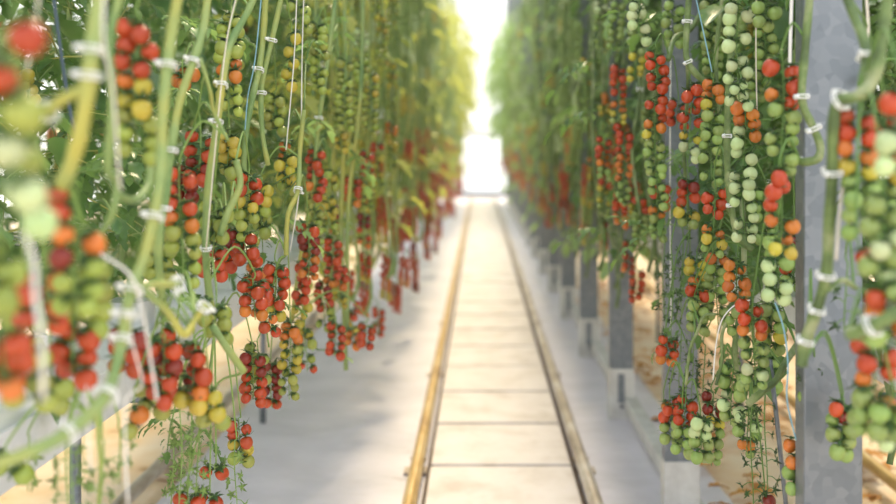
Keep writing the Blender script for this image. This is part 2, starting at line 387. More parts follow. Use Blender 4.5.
plant('tomato plant on the left with single file of yellow fruit beside twin clipped vines',
      [V(.0058, [(266, -6, 2.0), (263, 40, 2.0), (258, 75, 1.98), (252, 100, 1.96), (244, 150, 1.95), (246, 210, 1.95)], True),
       V(.005, [(282, -6, 2.0), (272, 40, 2.0), (262, 85, 2.0), (262, 130, 2.0), (268, 165, 2.02)], True),
       V(.005, [(286, 255, 2.1), (288, 215, 2.1), (298, 190, 2.15), (300, 150, 2.2), (304, 110, 2.2)], False)],
      [(291, 30, 92, 2.25, 'YYYYYYY', dict(ranks=1)), (287, 140, 188, 2.3, 'OYYG', {}), (270, 320, 330, 2.1, 'R', {}), (275, 262, 312, 2.1, 'RRRY', {}), (271, 358, 408, 2.4, 'DDDR', {}), (262, 180, 230, 2.2, 'GYGGG', {}),
       (300, 0, 40, 2.3, 'GGG', {}), (318, 20, 90, 2.5, 'GGGGGG', {}), (290, 320, 400, 2.35, 'OYGGG', {}), (308, 222, 280, 2.4, 'RDRO', {}), (276, 92, 130, 2.4, 'GGG', {}), (255, 262, 290, 2.3, 'OY', {})],
      clips=[(258, 70, 1.98, .009), (272, 38, 2.0, .009), (262, 90, 2.0, .009), (300, 190, 2.15, .009)], leaves=[(306, 60, 2.4, 0.14), (280, 215, 2.3, 0.1), (312, 120, 2.5, 0.12), (250, 210, 2.3, 0.1)])
plant('slim tomato plant left of the aisle, its lowest red fruits hanging over the floor',
      [V(.0055, [(336, -6, 2.7), (328, 60, 2.65), (318, 130, 2.6), (312, 200, 2.6), (300, 260, 2.6), (292, 320, 2.6)], True)],
      [(315, 146, 246, 2.6, 'RROGGGG', {}), (303, 262, 315, 2.5, 'RRRRY', {}), (335, 322, 352, 2.75, 'RRR', {}), (332, 236, 280, 2.8, 'RRRO', {}), (306, 318, 372, 2.6, 'YGGR', {}), (340, 262, 310, 2.9, 'ROY', {}),
       (324, 280, 330, 2.8, 'DRRG', {}), (330, 170, 230, 2.8, 'GYYG', {}), (345, 60, 130, 2.9, 'GGGGG', {}), (366, 322, 346, 2.9, 'RR', {}), (352, 330, 345, 2.95, 'O', {}), (340, 90, 150, 3.0, 'GGYY', {})],
      clips=[(318, 118, 2.6, .009)], leaves=[(340, 20, 2.9, 0.16), (350, 150, 3, 0.13), (345, 220, 3, 0.13), (318, 350, 2.8, 0.1)])

# right side
plant('dark-stemmed tomato plant in front of the second post, long truss turning red at the shoulders',
      [V(.0068, [(689, -6, 2.2), (686, 45, 2.2), (688, 62, 2.2), (698, 76, 2.2), (710, 84, 2.22)], True),
       V(.006, [(706, 4, 2.4), (690, 30, 2.38), (675, 38, 2.35), (668, 60, 2.3)], True), V(.004, [(686, 46, 2.2), (688, 90, 2.25), (684, 150, 2.3), (690, 230, 2.4)], False)],
      [(656, 50, 205, 2.28, 'RRROYGGGG', {}), (690, 80, 160, 2.22, 'RRROYPP', {}), (659, 180, 238, 2.6, 'RROGGG', {}), (688, 176, 226, 2.3, 'DRRYG', {}), (640, 0, 42, 2.3, 'PPP', {}),
       (678, 98, 130, 2.4, 'RRR', {}), (672, 245, 250, 2.3, '.', dict(bare=.22)), (682, 230, 236, 2.4, '.', dict(bare=.20)), (666, 333, 358, 2.3, 'RO', {}), (674, 0, 40, 2.5, 'GG', {}), (664, 240, 250, 2.5, '.', dict(bare=.18))],
      clips=[(687, 18, 2.2, .011), (690, 62, 2.2, .010)], leaves=[(668, 20, 2.5, 0.14), (672, 150, 2.6, 0.14), (690, 290, 2.5, 0.1), (650, 230, 2.6, 0.12), (676, 320, 2.4, 0.08)], left=False)
plant('tomato plant beside second post with red-orange shorter trusses and yellowing tips, farther back',
      [V(.006, [(640, -6, 3.1), (634, 40, 3.1), (640, 90, 3.05), (632, 150, 3.0), (640, 215, 3.0)], True)],
      [(618, 64, 120, 3.0, 'RRROYG', {}), (624, 122, 205, 3.0, 'RROOGG', {}), (604, 136, 180, 3.1, 'RROGG', {}), (636, 20, 80, 2.9, 'GGYY', {}), (622, 190, 222, 3.2, 'RO', {}), (640, 195, 250, 3.1, 'RGGG', {}), (616, 0, 50, 3.2, 'GGG', {}), (636, 268, 300, 3.3, 'RR', {}), (650, 100, 160, 3.1, 'GGGG', {})],
      clips=[(640, 90, 3.05, .010)], leaves=[(600, 60, 3.2, 0.2), (630, 170, 3.2, 0.16), (606, 230, 3.3, 0.15), (600, 110, 3.2, 0.16)], left=False)
plant('tomato plant with straight dark vine between the two nearest posts, many pale green fruits',
      [V(.0068, [(735, -6, 2.0), (731, 50, 2.0), (728, 110, 2.0), (727, 160, 2.0), (731, 205, 2.0), (738, 235, 2.0), (752, 250, 2.0)], True),
       V(.005, [(722, 0, 2.3), (716, 60, 2.3), (720, 120, 2.3)], True)],
      [(712, 78, 180, 2.15, 'OYGGGGGG', {}), (714, 180, 252, 2.1, 'RRROOYG', {}), (717, 250, 325, 2.2, 'OGGGGGG', {}), (738, 0, 102, 1.85, 'PPPPPPP', {}), (744, 100, 235, 1.9, 'OYPPPPPP', {}), (712, 0, 75, 2.35, 'GGGGGG', {}),
       (698, 255, 330, 2.3, 'YOGGG', {}), (766, 0, 22, 1.8, 'GG', {}), (766, 28, 62, 2.3, 'GGG', {}), (697, 283, 292, 2.2, 'R', {}), (696, 298, 326, 2.2, 'GG', {}), (738, 258, 330, 2.0, 'OOGG', {}), (766, 190, 240, 2.1, 'GGG', {}), (722, 170, 210, 2.4, 'GGG', {})],
      clips=[(728, 135, 2.0, .009), (732, 205, 2.0, .009)], leaves=[(722, 220, 2.4, 0.13), (700, 150, 2.4, 0.13), (724, 345, 2.3, 0.1), (756, 150, 2.3, 0.14), (710, 40, 2.5, 0.15)], left=False)
plant('tomato plant left of the nearest post with large half-ripe trusses, red shoulders and pale tips',
      [V(.0062, [(810, -6, 1.55), (806, 40, 1.55), (802, 85, 1.55), (803, 105, 1.55), (812, 125, 1.55), (820, 145, 1.55), (818, 158, 1.55), (806, 162, 1.56), (795, 160, 1.58)], True),
       V(.006, [(800, 0, 1.75), (798, 45, 1.75), (790, 120, 1.8)], True),
       V(.0062, [(797, 345, 1.85), (784, 365, 1.82), (776, 380, 1.82), (762, 392, 1.82), (748, 404, 1.84)], False)],
      [(782, 58, 168, 1.58, 'ROGGGGG', {}), (780, 168, 248, 1.55, 'RRROOY', {}), (778, 232, 300, 1.7, 'GGPPP', {}), (754, 298, 385, 1.78, 'RROGGPG', {}), (748, 378, 452, 1.95, 'GPGOG', {}), (800, 235, 262, 1.9, 'DRR', {}), (772, 300, 345, 1.9, 'GYG', {}),
       (752, 394, 402, 1.9, '.', dict(bare=.20)), (766, 392, 396, 1.85, '.', dict(bare=.17)), (760, 70, 100, 2.4, 'GG', {}), (766, 340, 380, 2.0, 'GGG', {}), (764, 488, 504, 1.9, 'DR', dict(ranks=1)), (795, 262, 290, 1.95, 'RG', {})],
      clips=[(806, 96, 1.55, .011), (812, 128, 1.55, .012), (795, 160, 1.58, .011)], leaves=[(778, 320, 2.0, 0.1), (762, 270, 2.1, 0.11), (738, 380, 2.1, 0.08), (772, 120, 2.1, 0.13), (800, 250, 1.9, 0.08)], left=False)
plant('tomato plant with thick vine and ring clips running down across the nearest galvanised post',
      [V(.0075, [(888, -8, 1.25), (882, 40, 1.25), (874, 78, 1.25), (858, 96, 1.25), (838, 102, 1.27), (833, 130, 1.28), (832, 180, 1.3), (829, 230, 1.32), (826, 275, 1.33), (815, 315, 1.35), (804, 345, 1.36), (802, 366, 1.36)], True),
       V(.004, [(828, 290, 1.33), (842, 280, 1.36), (856, 288, 1.38)], False)],
      [(828, 325, 372, 1.85, 'GO', dict(ranks=1)), (815, 375, 398, 1.7, 'GG', {}), (842, 398, 458, 1.6, 'RRGG', {}), (797, 440, 488, 1.75, 'OGG', {}), (806, 455, 468, 1.8, 'O', dict(ranks=1)), (841, 405, 412, 1.6, 'D', dict(ranks=1)), (812, 325, 330, 1.7, '.', dict(bare=.10)), (846, 262, 268, 1.5, '.', dict(bare=.09))],
      clips=[(842, 100, 1.27, .013), (832, 172, 1.3, .012), (827, 272, 1.33, .012), (806, 340, 1.36, .011), (817, 308, 1.35, .011)], left=False)
plant('blurred tomato plant at the right picture edge with hanging red and pale green trusses',
      [V(.0068, [(845, -8, 1.35), (856, 20, 1.33), (866, 50, 1.3), (862, 100, 1.28)], True),
       V(.0078, [(925, 290, 1.12), (900, 310, 1.12), (880, 322, 1.13), (858, 332, 1.15), (848, 334, 1.16)], False)],
      [(860, 102, 232, 1.28, 'RROYGGGG', {}), (884, 105, 200, 1.3, 'RROYGG', {}), (882, 195, 288, 1.15, 'GPGG', {}), (856, 240, 250, 1.25, 'R', dict(ranks=1)), (873, 334, 445, 1.28, 'ROOGPG', {}), (893, 285, 345, 1.15, 'ROG', {}), (893, 400, 440, 1.25, 'GGO', {}), (900, 90, 180, 1.1, 'RRPP', {}), (868, 390, 420, 1.35, 'GG', {})],
      clips=[(872, 326, 1.14, .012), (864, 55, 1.3, .011)], leaves=[(880, 60, 1.6, 0.16), (870, 170, 1.5, 0.12), (890, 380, 1.4, 0.1), (885, 20, 1.7, 0.2)], left=False)
plant('low looping green peduncles with small ripening trusses hanging at the foot of the second post',
      [V(.003, [(716, 314, 2.1), (704, 316, 2.1), (698, 330, 2.1), (690, 350, 2.1), (686, 385, 2.1)], False),
       V(.0032, [(745, 312, 2.0), (730, 318, 2.0), (722, 335, 2.0), (722, 360, 2.0), (716, 385, 2.0)], False),
       V(.006, [(745, 395, 2.1), (735, 360, 2.1), (738, 320, 2.1), (744, 260, 2.1), (742, 200, 2.15)], False)],
      [(670, 392, 440, 2.25, 'ROGG', {}), (686, 394, 438, 2.2, 'RRG', {}), (682, 420, 452, 2.2, 'GG', {}), (712, 392, 466, 2.2, 'DYGGG', {}), (720, 368, 382, 2.1, 'R', dict(ranks=1)), (732, 365, 425, 2.0, 'GGPG', {}), (700, 415, 462, 2.1, 'PGG', {}),
       (692, 340, 345, 2.3, '.', dict(bare=.12)), (704, 345, 350, 2.3, '.', dict(bare=.12)), (664, 396, 406, 2.3, 'O', dict(ranks=1)), (680, 330, 336, 2.3, '.', dict(bare=.12))], left=False)
# bare left trusses near the floor
plant('stripped tomato stem with bare star-shaped calyxes hanging at lower left below the thick pale vine',
      [V(.003, [(96, 398, 1.3), (98, 430, 1.3), (101, 470, 1.3), (98, 515, 1.3)], False)],
      [(102, 440, 443, 1.3, '.', dict(bare=.08)), (68, 435, 440, 1.35, '.', dict(bare=.10)), (72, 428, 434, 1.3, '.', dict(bare=.1)), (8, 455, 480, 1.3, 'G', {}), (30, 440, 446, 1.4, '.', dict(bare=.06)), (118, 430, 434, 1.35, '.', dict(bare=.06))])

# ------------------------------------------------------------------ the rows further back
def simple_truss_mesh(seed, prof, length, D=.026):
    rnd = random.Random(seed); mb = MB(); n = int(length / (D * .75)); mi = {'R': 1, 'D': 2, 'O': 3, 'Y': 4, 'G': 5, 'P': 6}
    mb.tube(smooth([Vector((.03, 0, -.01)), Vector((.015, 0, .04)), Vector((0, 0, 0)), Vector((.005, 0, -length * .5)), Vector((0, 0, -length))], 3), .0025, 5, 0)
    for i in range(n):
        ch = prof[min(len(prof) - 1, int(i * len(prof) / n))]
        for s in (-1, 1):
            a = rnd.uniform(-.7, .7)
            c = Vector((math.cos(a) * s * D * .58, math.sin(a) * s * D * .58, -(i + .5 + .22 * s) * D * .75))
            fruit_geo(mb, c, D * .5 * rnd.uniform(.85, 1.05), (math.cos(a) * s * .4, 0, -1), 10, 6, mi[ch], 0, 1.08, False)
            st = c + Vector((0, 0, D * .5)); mb.tube([Vector((0, 0, c.z + .02)), st], .001, 3, 0)
    return mb.mesh('truss', [M['rachis'], M['fR'], M['fD'], M['fO'], M['fY'], M['fG'], M['fP']])
T_RIPE = [simple_truss_mesh(i, p, l) for i, (p, l) in enumerate([('DR', .12), ('RRR', .16), ('DRRO', .18), ('RRO', .14), ('RROY', .2), ('RRD', .2)])]
T_MID = [simple_truss_mesh(20 + i, p, l) for i, (p, l) in enumerate([('ROYGG', .24), ('OYGGG', .26), ('RRYGG', .22), ('YYGG', .2)])]
T_GREEN = [simple_truss_mesh(40 + i, p, l) for i, (p, l) in enumerate([('GG', .26), ('GGP', .3), ('PG', .24), ('YGG', .28)])]

FOL = {}
for side, mk in (('l', 'leaf_yel_sun'), ('r', 'leaf')):
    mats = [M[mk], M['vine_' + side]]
    FOL[side + 'far'] = [foliage_mesh(100 + i + (50 if side == 'r' else 0), .62, 3.4, 84, (.12, .28), mats, (.16, .32), .95) for i in range(4)]
    FOL[side + 'sparse'] = [foliage_mesh(300 + i + (50 if side == 'r' else 0), 1.0, 3.0, 44, (.10, .25), mats, (.16, .28), .9) for i in range(3)]
for side, mk in (('l', 'leaf_yel_sun'), ('r', 'leaf')): FOL[side + 'over'] = [foliage_mesh(600 + i, 1.5, 3.35, 52, (.10, .28), [M[mk], M['vine_' + side]], (.18, .30), 1.0) for i in range(3)]
FOL['lback'] = [foliage_mesh(500 + i, .85, 2.6, 130, (.13, .28), [M['leaf_dark_shade'], M['vine_l']], (.16, .30), 1.0) for i in range(4)]
FOL['lnext'] = [foliage_mesh(540 + i, .45, 2.7, 100, (.15, .35), [M['leaf_dark_shade'], M['vine_l']], (.22, .36), 1.0) for i in range(3)]
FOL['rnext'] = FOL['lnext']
FOL['rback'] = [foliage_mesh(520 + i, .80, 2.6, 130, (.13, .28), [M['leaf_dark_shade'], M['vine_r']], (.16, .30), 1.0) for i in range(4)]
SIMPLE_VINE = {}
for side in 'lr':
    SIMPLE_VINE[side] = []
    for i in range(5):
        rnd = random.Random(900 + i); mb = MB(); pts = []
        for k in range(12):
            z = 4.2 - k * .33
            pts.append((rnd.uniform(-.025, .025), (z - 1.5) * .16 + rnd.uniform(-.03, .03), z))
        pts += [(.0, -.20, .47)]
        mb.tube(smooth(pts, 4), .0068, 7, 0)
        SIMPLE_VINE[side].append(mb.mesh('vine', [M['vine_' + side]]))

def row_plant(side, X, Y, label, group, detail, fol, ntr=9, cat='tomato plant', zlow=.42, foliage_scale=1.0):
    rnd = random.Random(int(Y * 1000) + (7 if side == 'l' else 3) + int(abs(X) * 31))
    e = empty('tomato_plant', (X, Y, 0), label, cat, group)
    sg = 1 if side == 'l' else -1        # towards the aisle
    for q in range(4 if Y < 9 else 2):
        v = link('vine', rnd.choice(SIMPLE_VINE[side]), e, (rnd.uniform(-.03, .03) + sg * .055 * q, rnd.uniform(-.26, .26), rnd.uniform(0, .25)))
        v.rotation_euler.z = rnd.uniform(-.25, .25)
    f = link('foliage', rnd.choice(FOL[fol]), e, (-sg * .13, 0, 0)); f.rotation_euler.z = rnd.choice((0, math.pi)) + rnd.uniform(-.15, .15)
    f.scale = (foliage_scale,) * 2 + (1,)
    for k in range(ntr):
        t = k / max(1, ntr - 1)
        z = zlow + .22 + t * (2.15 if Y > 5 else 1.45) + rnd.uniform(-.1, .1)
        y = rnd.uniform(-.26, .26); x = sg * rnd.uniform(.04, .20)
        if not detail and side == 'r' and k > 2: z = max(z, 1.0)
        kind = 'ripe' if z < .98 + rnd.uniform(-.1, .12) else ('mid' if z < 1.3 + rnd.uniform(-.12, .12) else 'green')
        if detail:
            prof = rnd.choice({'ripe': ['RRR', 'DRRO', 'RROY', 'DRR'], 'mid': ['ROYGG', 'OYGGG', 'RRYGG'], 'green': ['GGGG', 'PGGG', 'YGGG']}[kind])
            top = Vector((X + x, Y + y, z))
            truss(e, top, {'ripe': .12, 'mid': .19, 'green': .2}[kind], prof, rnd=rnd, left=side == 'l', attach=Vector((X, Y + (z - 1.5) * .16, z + .03)))
        else:
            o = link('truss', rnd.choice({'ripe': T_RIPE, 'mid': T_MID, 'green': T_GREEN}[kind]), e, (x, y, z)); o.rotation_euler.z = rnd.uniform(-.8, .8)
    if Y > 15:
        g = link('foliage', rnd.choice(FOL[side + 'over']), e, (sg * (.23 if Y > 17 else .13), 0, 0))
    return e

mid_l = ['blurred tomato plant on the left behind the slim one, red fruit tips nearest its neighbour',
         'blurred yellow-green tomato plant on the left whose red trusses overhang the bluish floor',
         'blurred left-row tomato plant, first one whose leaves reach the top of the picture',
         'blurred left-row tomato plant with red lower trusses, just before the dense far stretch']
mid_r = ['blurred leafy tomato plant hanging in front of the third galvanised post',
         'blurred tomato plant between the third and fourth galvanised posts',
         'blurred tomato plant hanging over the fourth galvanised post',
         'blurred tomato plant between the fourth and fifth galvanised posts']
y = 3.3
for i in range(4):
    row_plant('l', -.55, y, mid_l[i], None, i < 2, 'lsparse' if i < 2 else 'lfar', ntr=12 if i < 2 else 16, zlow=.34)
    row_plant('r', .64, y + .35, mid_r[i], None, i < 2, 'rsparse' if i < 1 else 'rfar', ntr=14, zlow=.66)
    y += .6
i = 0
while y < 22:
    row_plant('l', -.56, y, 'far blurred yellow-green tomato plant in the left row, red trusses above the floor', 'far plants of the left row', False, 'lfar', ntr=13, zlow=.25)
    row_plant('r', .66, y + .2, 'far blurred green tomato plant in the right row over the white floor', 'far plants of the right row', False, 'rfar', ntr=15, zlow=.62)
    y += .6; i += 1
# second line of each row and next rows, seen through the gaps
def back_plant(side, X, Y, label, group, fol='back'):
    rnd = random.Random(int(Y * 100) + int(X * 10)); e = empty('tomato_plant', (X, Y, 0), label, 'tomato plant', group)
    link('vine', rnd.choice(SIMPLE_VINE[side]), e)
    f = link('foliage', rnd.choice(FOL[side + fol]), e); f.rotation_euler.z = rnd.uniform(-.3, .3) + rnd.choice((0, math.pi))
    for k in range(3):
        o = link('truss', rnd.choice(T_MID + T_GREEN), e, (rnd.uniform(-.15, .15), rnd.uniform(-.2, .2), rnd.uniform(1.1, 1.9))); o.rotation_euler.z = rnd.uniform(0, 3)
y = .8
while y < 8:
    if y > 2.0: back_plant('r', .86, y, 'leafy tomato plant close behind the galvanised posts of the right row', 'leafy plants close behind the posts')
    back_plant('l', -.98, y + .1, 'dark leafy tomato plant behind the left front vines, only foliage showing through', 'leafy plants behind the left row')
    if y > 1.6: back_plant('r', 1.08, y + .2, 'dark leafy tomato plant behind the posts of the right row', 'leafy plants behind the right row')
    y += .5
y = 1.4
while y < 12:
    back_plant('l', -2.15, y, 'leafy tomato plant of the next row beyond the left row', 'plants of the next row on the left', 'next')
    back_plant('r', 2.35, y, 'leafy tomato plant of the next row beyond the right row', 'plants of the next row on the right', 'next')
    y += .58

# ------------------------------------------------------------------ twine
def twine(label, pts, mk='twine', r=.0013, up=True):
    P = [at(*p) for p in pts]
    Q = smooth(P, 5)
    if up: Q = [Q[0] + Vector((0, .1, 2.2))] + Q
    mb = MB(); mb.tube(Q, r, 6, 0); o = mb.build('twine', M[mk]); tag(o, label, 'twine', None); return o
twine('thick blurred white cord hanging in front of far-left red fruits', [(24, 232, .8), (34, 262, .8), (36, 300, .8), (42, 340, .8), (43, 400, .82)], 'twine_white', .0022, False)
twine('tan twine running diagonally beside the top-left red fruit', [(40, -10, 1.0), (33, 40, 1.0), (27, 70, 1.0)])
twine('white string falling from the double ring clip at upper left', [(104, -10, .95), (104, 44, .95), (113, 90, 1.0), (119, 175, 1.05), (121, 190, 1.1)], 'twine_white', .0014)
twine('white string tied from pale vine down to the lower left red bunch', [(98, 252, 1.1), (130, 275, 1.1), (142, 310, 1.12), (154, 380, 1.15), (157, 400, 1.15)], 'twine_white', .0016, False)
twine('loose white string looping below the ring clips by the red bunch', [(127, 310, 1.1), (133, 345, 1.12), (142, 385, 1.15), (126, 400, 1.15), (126, 460, 1.15), (128, 504, 1.15)], 'twine_white', .0012, False)
twine('thin white string dropping past the bare star-shaped calyxes at lower left', [(86, 385, 1.15), (88, 430, 1.15), (91, 470, 1.15)], 'twine_white', .001, False)
twine('straight pale twine beside the yellow vine on the left', [(238, -10, 1.7), (224, 60, 1.68), (206, 250, 1.65)], 'twine')
twine('pale twine running down right of the twin clipped vines', [(297, -10, 2.1), (294, 60, 2.1), (286, 150, 2.1)], 'twine_white')
twine('thin string beside the single file of yellow fruit', [(304, -10, 2.2), (302, 60, 2.2), (300, 180, 2.2), (290, 252, 2.2)], 'twine_white')
twine('blue string curving along the clipped pale vine at upper left', [(262, -10, 1.9), (255, 60, 1.9), (248, 95, 1.9), (245, 130, 1.9)], 'twine_blue')
twine('dark blue-green drip line crossing behind the upper left clips', [(54, 0, 1.5), (62, 60, 1.5), (72, 120, 1.5), (82, 150, 1.5)], 'drip', .003)
twine('blue string slanting beside the dark vine at top right', [(694, -10, 2.1), (703, 30, 2.1), (712, 72, 2.1)], 'twine_blue')
twine('tan twine hanging straight between the pale green trusses on the right', [(756, -10, 1.9), (756, 60, 1.9), (757, 110, 1.9)], 'twine')
twine('pale twine beside the nearest post, upper right', [(792, -10, 1.7), (790, 60, 1.7), (791, 100, 1.7)], 'twine_white', .003)
twine('white string falling down the face of the second post', [(671, 0, 2.6), (670, 180, 2.6), (671, 330, 2.6)], 'twine_white', .0016)
twine('cream string curving through green fruits above the lower right bunch', [(750, 300, 1.9), (735, 305, 1.9), (722, 320, 1.9), (716, 345, 1.9), (713, 380, 1.9)], 'twine_white', .0014, False)
twine('blue string hanging in a curve left of the nearest post', [(775, 302, 1.7), (784, 330, 1.7), (788, 365, 1.7), (787, 400, 1.7), (796, 440, 1.7)], 'twine_blue', .0013, False)
twine('tan twine tied to the thick clipped vine across the nearest post', [(846, 160, 1.3), (840, 210, 1.3), (836, 260, 1.3)], 'twine', .0018, False)
twine('pale brown twine hanging beside the thick vine at upper right', [(866, -10, 1.5), (868, 40, 1.5), (860, 90, 1.5)], 'twine', .002)
# steel stake
mb = MB(); mb.tube([at(770, 360, 1.85), at(778, 430, 1.85), at(792, 560, 1.9), Vector((at(802, 640, 1.9).x, 1.9, .02))], .0045, 8, 0); o = mb.build('support_stake', M['galv']); tag(o, 'thin blue-grey steel stake leaning just left of the nearest post', 'stake')

# ------------------------------------------------------------------ floor, slabs, rails
def struct(o): o['kind'] = 'structure'; return o
mb = MB()
nx, ny = 40, 140; xs = [-1.03 + 1.83 * i / nx for i in range(nx + 1)]; ys = [.2 + 25.3 * (j / ny) ** 1.5 for j in range(ny + 1)]
vs = []; rn = random.Random(5); 
for yy in ys:
    for xx in xs:
        z = .006 * math.sin(yy * 5.1 + math.sin(xx * 7) * 1.4) + .005 * math.sin(xx * 16 + yy * 2.3) + rn.uniform(-.002, .002)
        edge = min(1, abs(xx - .07) / .4)
        vs.append((xx, yy, .004 + z * edge))
mb.add(vs, [(j * (nx + 1) + i, j * (nx + 1) + i + 1, (j + 1) * (nx + 1) + i + 1, (j + 1) * (nx + 1) + i) for j in range(ny) for i in range(nx)])
struct(mb.build('floor', M['film']))
mb = MB(); mb.box((-8, -2, -.3), (8, 26, -.025)); struct(mb.build('ground', M['soil'], smooth=False))
mb = MB(); y = .3
while y < 23:
    mb.box((-.172, y + .012, -.02), (.318, y + .518, .036 + R.uniform(-.002, .002))); y += .53
struct(mb.build('path', M['slab'], smooth=False, bev=.006))
M['joint'] = mat('joint', (.10, .07, .05), .9)
mb = MB(); mb.box((-.185, .3, -.02), (.335, 23, .018)); struct(mb.build('path_bed', M['joint'], smooth=False))
def rail(X, label, m, y0=.3, y1=23.0):
    e = empty('pipe_rail', (X, y0, 0), label, 'pipe rail')
    mb = MB(); pts = [(X, y0 + (y1 - y0) * i / 40, .055 + .0015 * math.sin(i * 1.7)) for i in range(41)]
    mb.tube(pts, .0225, 14, 0); mb.build('pipe', M[m], e, loc=-e.location)
    y = y0 + .2; k = 0
    while y < min(y1, 12):
        mb = MB(); mb.box((X - .05, y - .03, -.01), (X + .05, y + .03, .012)); mb.box((X - .012, y - .02, .012), (X + .012, y + .02, .034))
        mb.tube([(X + .026 * math.cos(a), y, .055 + .026 * math.sin(a)) for a in [math.pi + math.pi * q / 6 for q in range(7)]], .004, 6)
        mb.build('support', M['rail_grey'], e, loc=-e.location, smooth=False); y += 1.5
        k += 1
    return e
rail(-.215, 'golden brown heating pipe rail along the left edge of the slab path', 'rail')
rail(.352, 'brown-grey heating pipe rail along the right edge of the slab path', 'rail_grey')
rail(-1.09, 'dark pipe rail of the next aisle, lower left under the vines', 'rail_grey')
rail(-1.66, 'tan pipe rail farther left behind the white gutter', 'rail')
rail(1.34, 'tan pipe rail of the next aisle beside the foot of the nearest post', 'rail')
rail(1.90, 'farther tan pipe rail of the next aisle on the right', 'rail')
# low beam along the posts
mb = MB(); mb.box((.60, 2.2, .045), (.655, 21.5, .10)); o = mb.build('floor_beam', M['galv_pale'], smooth=False, bev=.006); tag(o, 'low pale metal beam running along the feet of the right posts', 'beam')
# posts
ordn = ['nearest galvanised post on the right, tall and wide, thick vine crossing it', 'second galvanised post on the right with red and green trusses before it',
        'third galvanised post from the camera with a slot near its foot', 'fourth galvanised post from the camera, blurred, in the right row', 'fifth galvanised post from the camera, blurred, in the right row',
        'sixth galvanised post from the camera, strongly blurred']
k = 0; y = 1.68
while y < 21:
    X0 = .54 if k != 0 else .545; w = .098
    e = empty('steel_post', (X0 + w / 2, y, 0), ordn[k] if k < 6 else 'far small blurred galvanised post in the right row', 'post', None if k < 6 else 'far posts of the right row')
    mb = MB(); t = .004; d = .05       # C-profile, web facing the camera
    mb.box((X0, y, .22), (X0 + w, y + t, 4.6)); mb.box((X0, y + t, .22), (X0 + t, y + d, 4.6)); mb.box((X0 + w - t, y + t, .22), (X0 + w, y + d, 4.6))
    mb.build('profile', M['galv'], e, loc=-e.location, smooth=False, bev=.003)
    mb = MB(); mb.box((X0 - .004, y - .004, -.02), (X0 + w + .004, y + d + .004, .22)); mb.build('base_sleeve', M['galv_pale'], e, loc=-e.location, smooth=False, bev=.004)
    mb = MB(); mb.box((X0 + w * .34, y - .0075, .08), (X0 + w * .62, y - .0035, .20))
    if k > 1: mb.build('slot_plate', M['galv'], e, loc=-e.location, smooth=False, bev=.001)
    mb = MB(); mb.tube([(X0 + w * .5, y - .012, .065), (X0 + w * .5, y, .065)], .008, 6); mb.build('bolt', M['dark'], e, loc=-e.location, smooth=False)
    y += 1.24; k += 1
# growing gutters with white wrapped slabs
def gutter(X, label, y1=21.5, y0=1.0):
    e = empty('growing_gutter', (X, y0, .6), label, 'gutter')
    mb = MB(); w = .11
    for i in range(1):
        prof = [(-w, .72), (-w - .01, .64), (-w * .6, .60), (w * .6, .60), (w + .01, .64), (w, .72), (w - .006, .72), (w * .55, .61), (-w * .55, .61), (-w + .006, .72)]
        n = len(prof); vs = [(X + a, y0, b) for a, b in prof] + [(X + a, y1, b) for a, b in prof]
        mb.add(vs, [(i, (i + 1) % n, n + (i + 1) % n, n + i) for i in range(n)])
    mb.build('trough', M['gutter'], e, loc=-e.location, smooth=False)
    y = y0 + 1.2
    while y < y1:
        mb = MB(); sx = X - .09 if X < 0 else X + .09; mb.tube([(sx, y, -.02), (sx, y, .6)], .013, 8); mb.tube([(X - .1, y, .585), (X + .1, y, .585)], .012, 8)
        mb.build('stand', M['galv'], e, loc=-e.location); y += 1.9
    return e
gutter(-.80, 'pale growing gutter on stands behind the left row vines'); gutter(.98, 'pale growing gutter on stands behind the right posts')
gutter(-2.15, 'pale growing gutter of the next row on the left', 14); gutter(2.35, 'pale growing gutter of the next row on the right', 14)
def slab_mesh(seed):
    rnd = random.Random(seed); mb = MB(); nx, nl = 10, 24; vs = []
    for j in range(nl + 1):
        for i in range(nx):
            a = 2 * math.pi * i / nx; w = .082 if 0 < j < nl else .03
            sx = max(-1, min(1, math.cos(a) * 1.35)); sz = max(-1, min(1, math.sin(a) * 1.35))
            vs.append((sx * w + rnd.uniform(-.006, .006), .92 * j / nl, sz * w * .6 + rnd.uniform(-.005, .005)))
    fs = [(j * nx + i, j * nx + (i + 1) % nx, (j + 1) * nx + (i + 1) % nx, (j + 1) * nx + i) for j in range(nl) for i in range(nx)]
    mb.add(vs, fs); 
    me = mb.mesh('substrate_bag', [M['white']], True); return me
def cube_mesh():
    mb = MB(); mb.box((-.045, -.045, 0), (.045, .045, .07)); mb.box((-.008, -.02, .06), (.008, .02, .075), 0); return mb.mesh('rockwool_cube', [M['gutter']], False)
SB = [slab_mesh(i) for i in range(3)]; CB = cube_mesh()
for X, nm, far in ((-.80, 'left', 9), (.98, 'right', 9)):
    y = 1.1; k = 0
    while y < far:
        o = link('substrate_bag', SB[k % 3], None, (X, y, .672)); tag(o, 'white film-wrapped substrate bag in the growing gutter behind the %s row' % nm, 'substrate bag', 'substrate bags in the %s gutter' % nm)
        for q in (.2, .7):
            c = link('rockwool_cube', CB, None, (X, y + q, .718)); tag(c, 'small pale rockwool cube standing on a white bag in the %s gutter' % nm, 'rockwool cube', 'rockwool cubes in the %s gutter' % nm)
        y += .98; k += 1
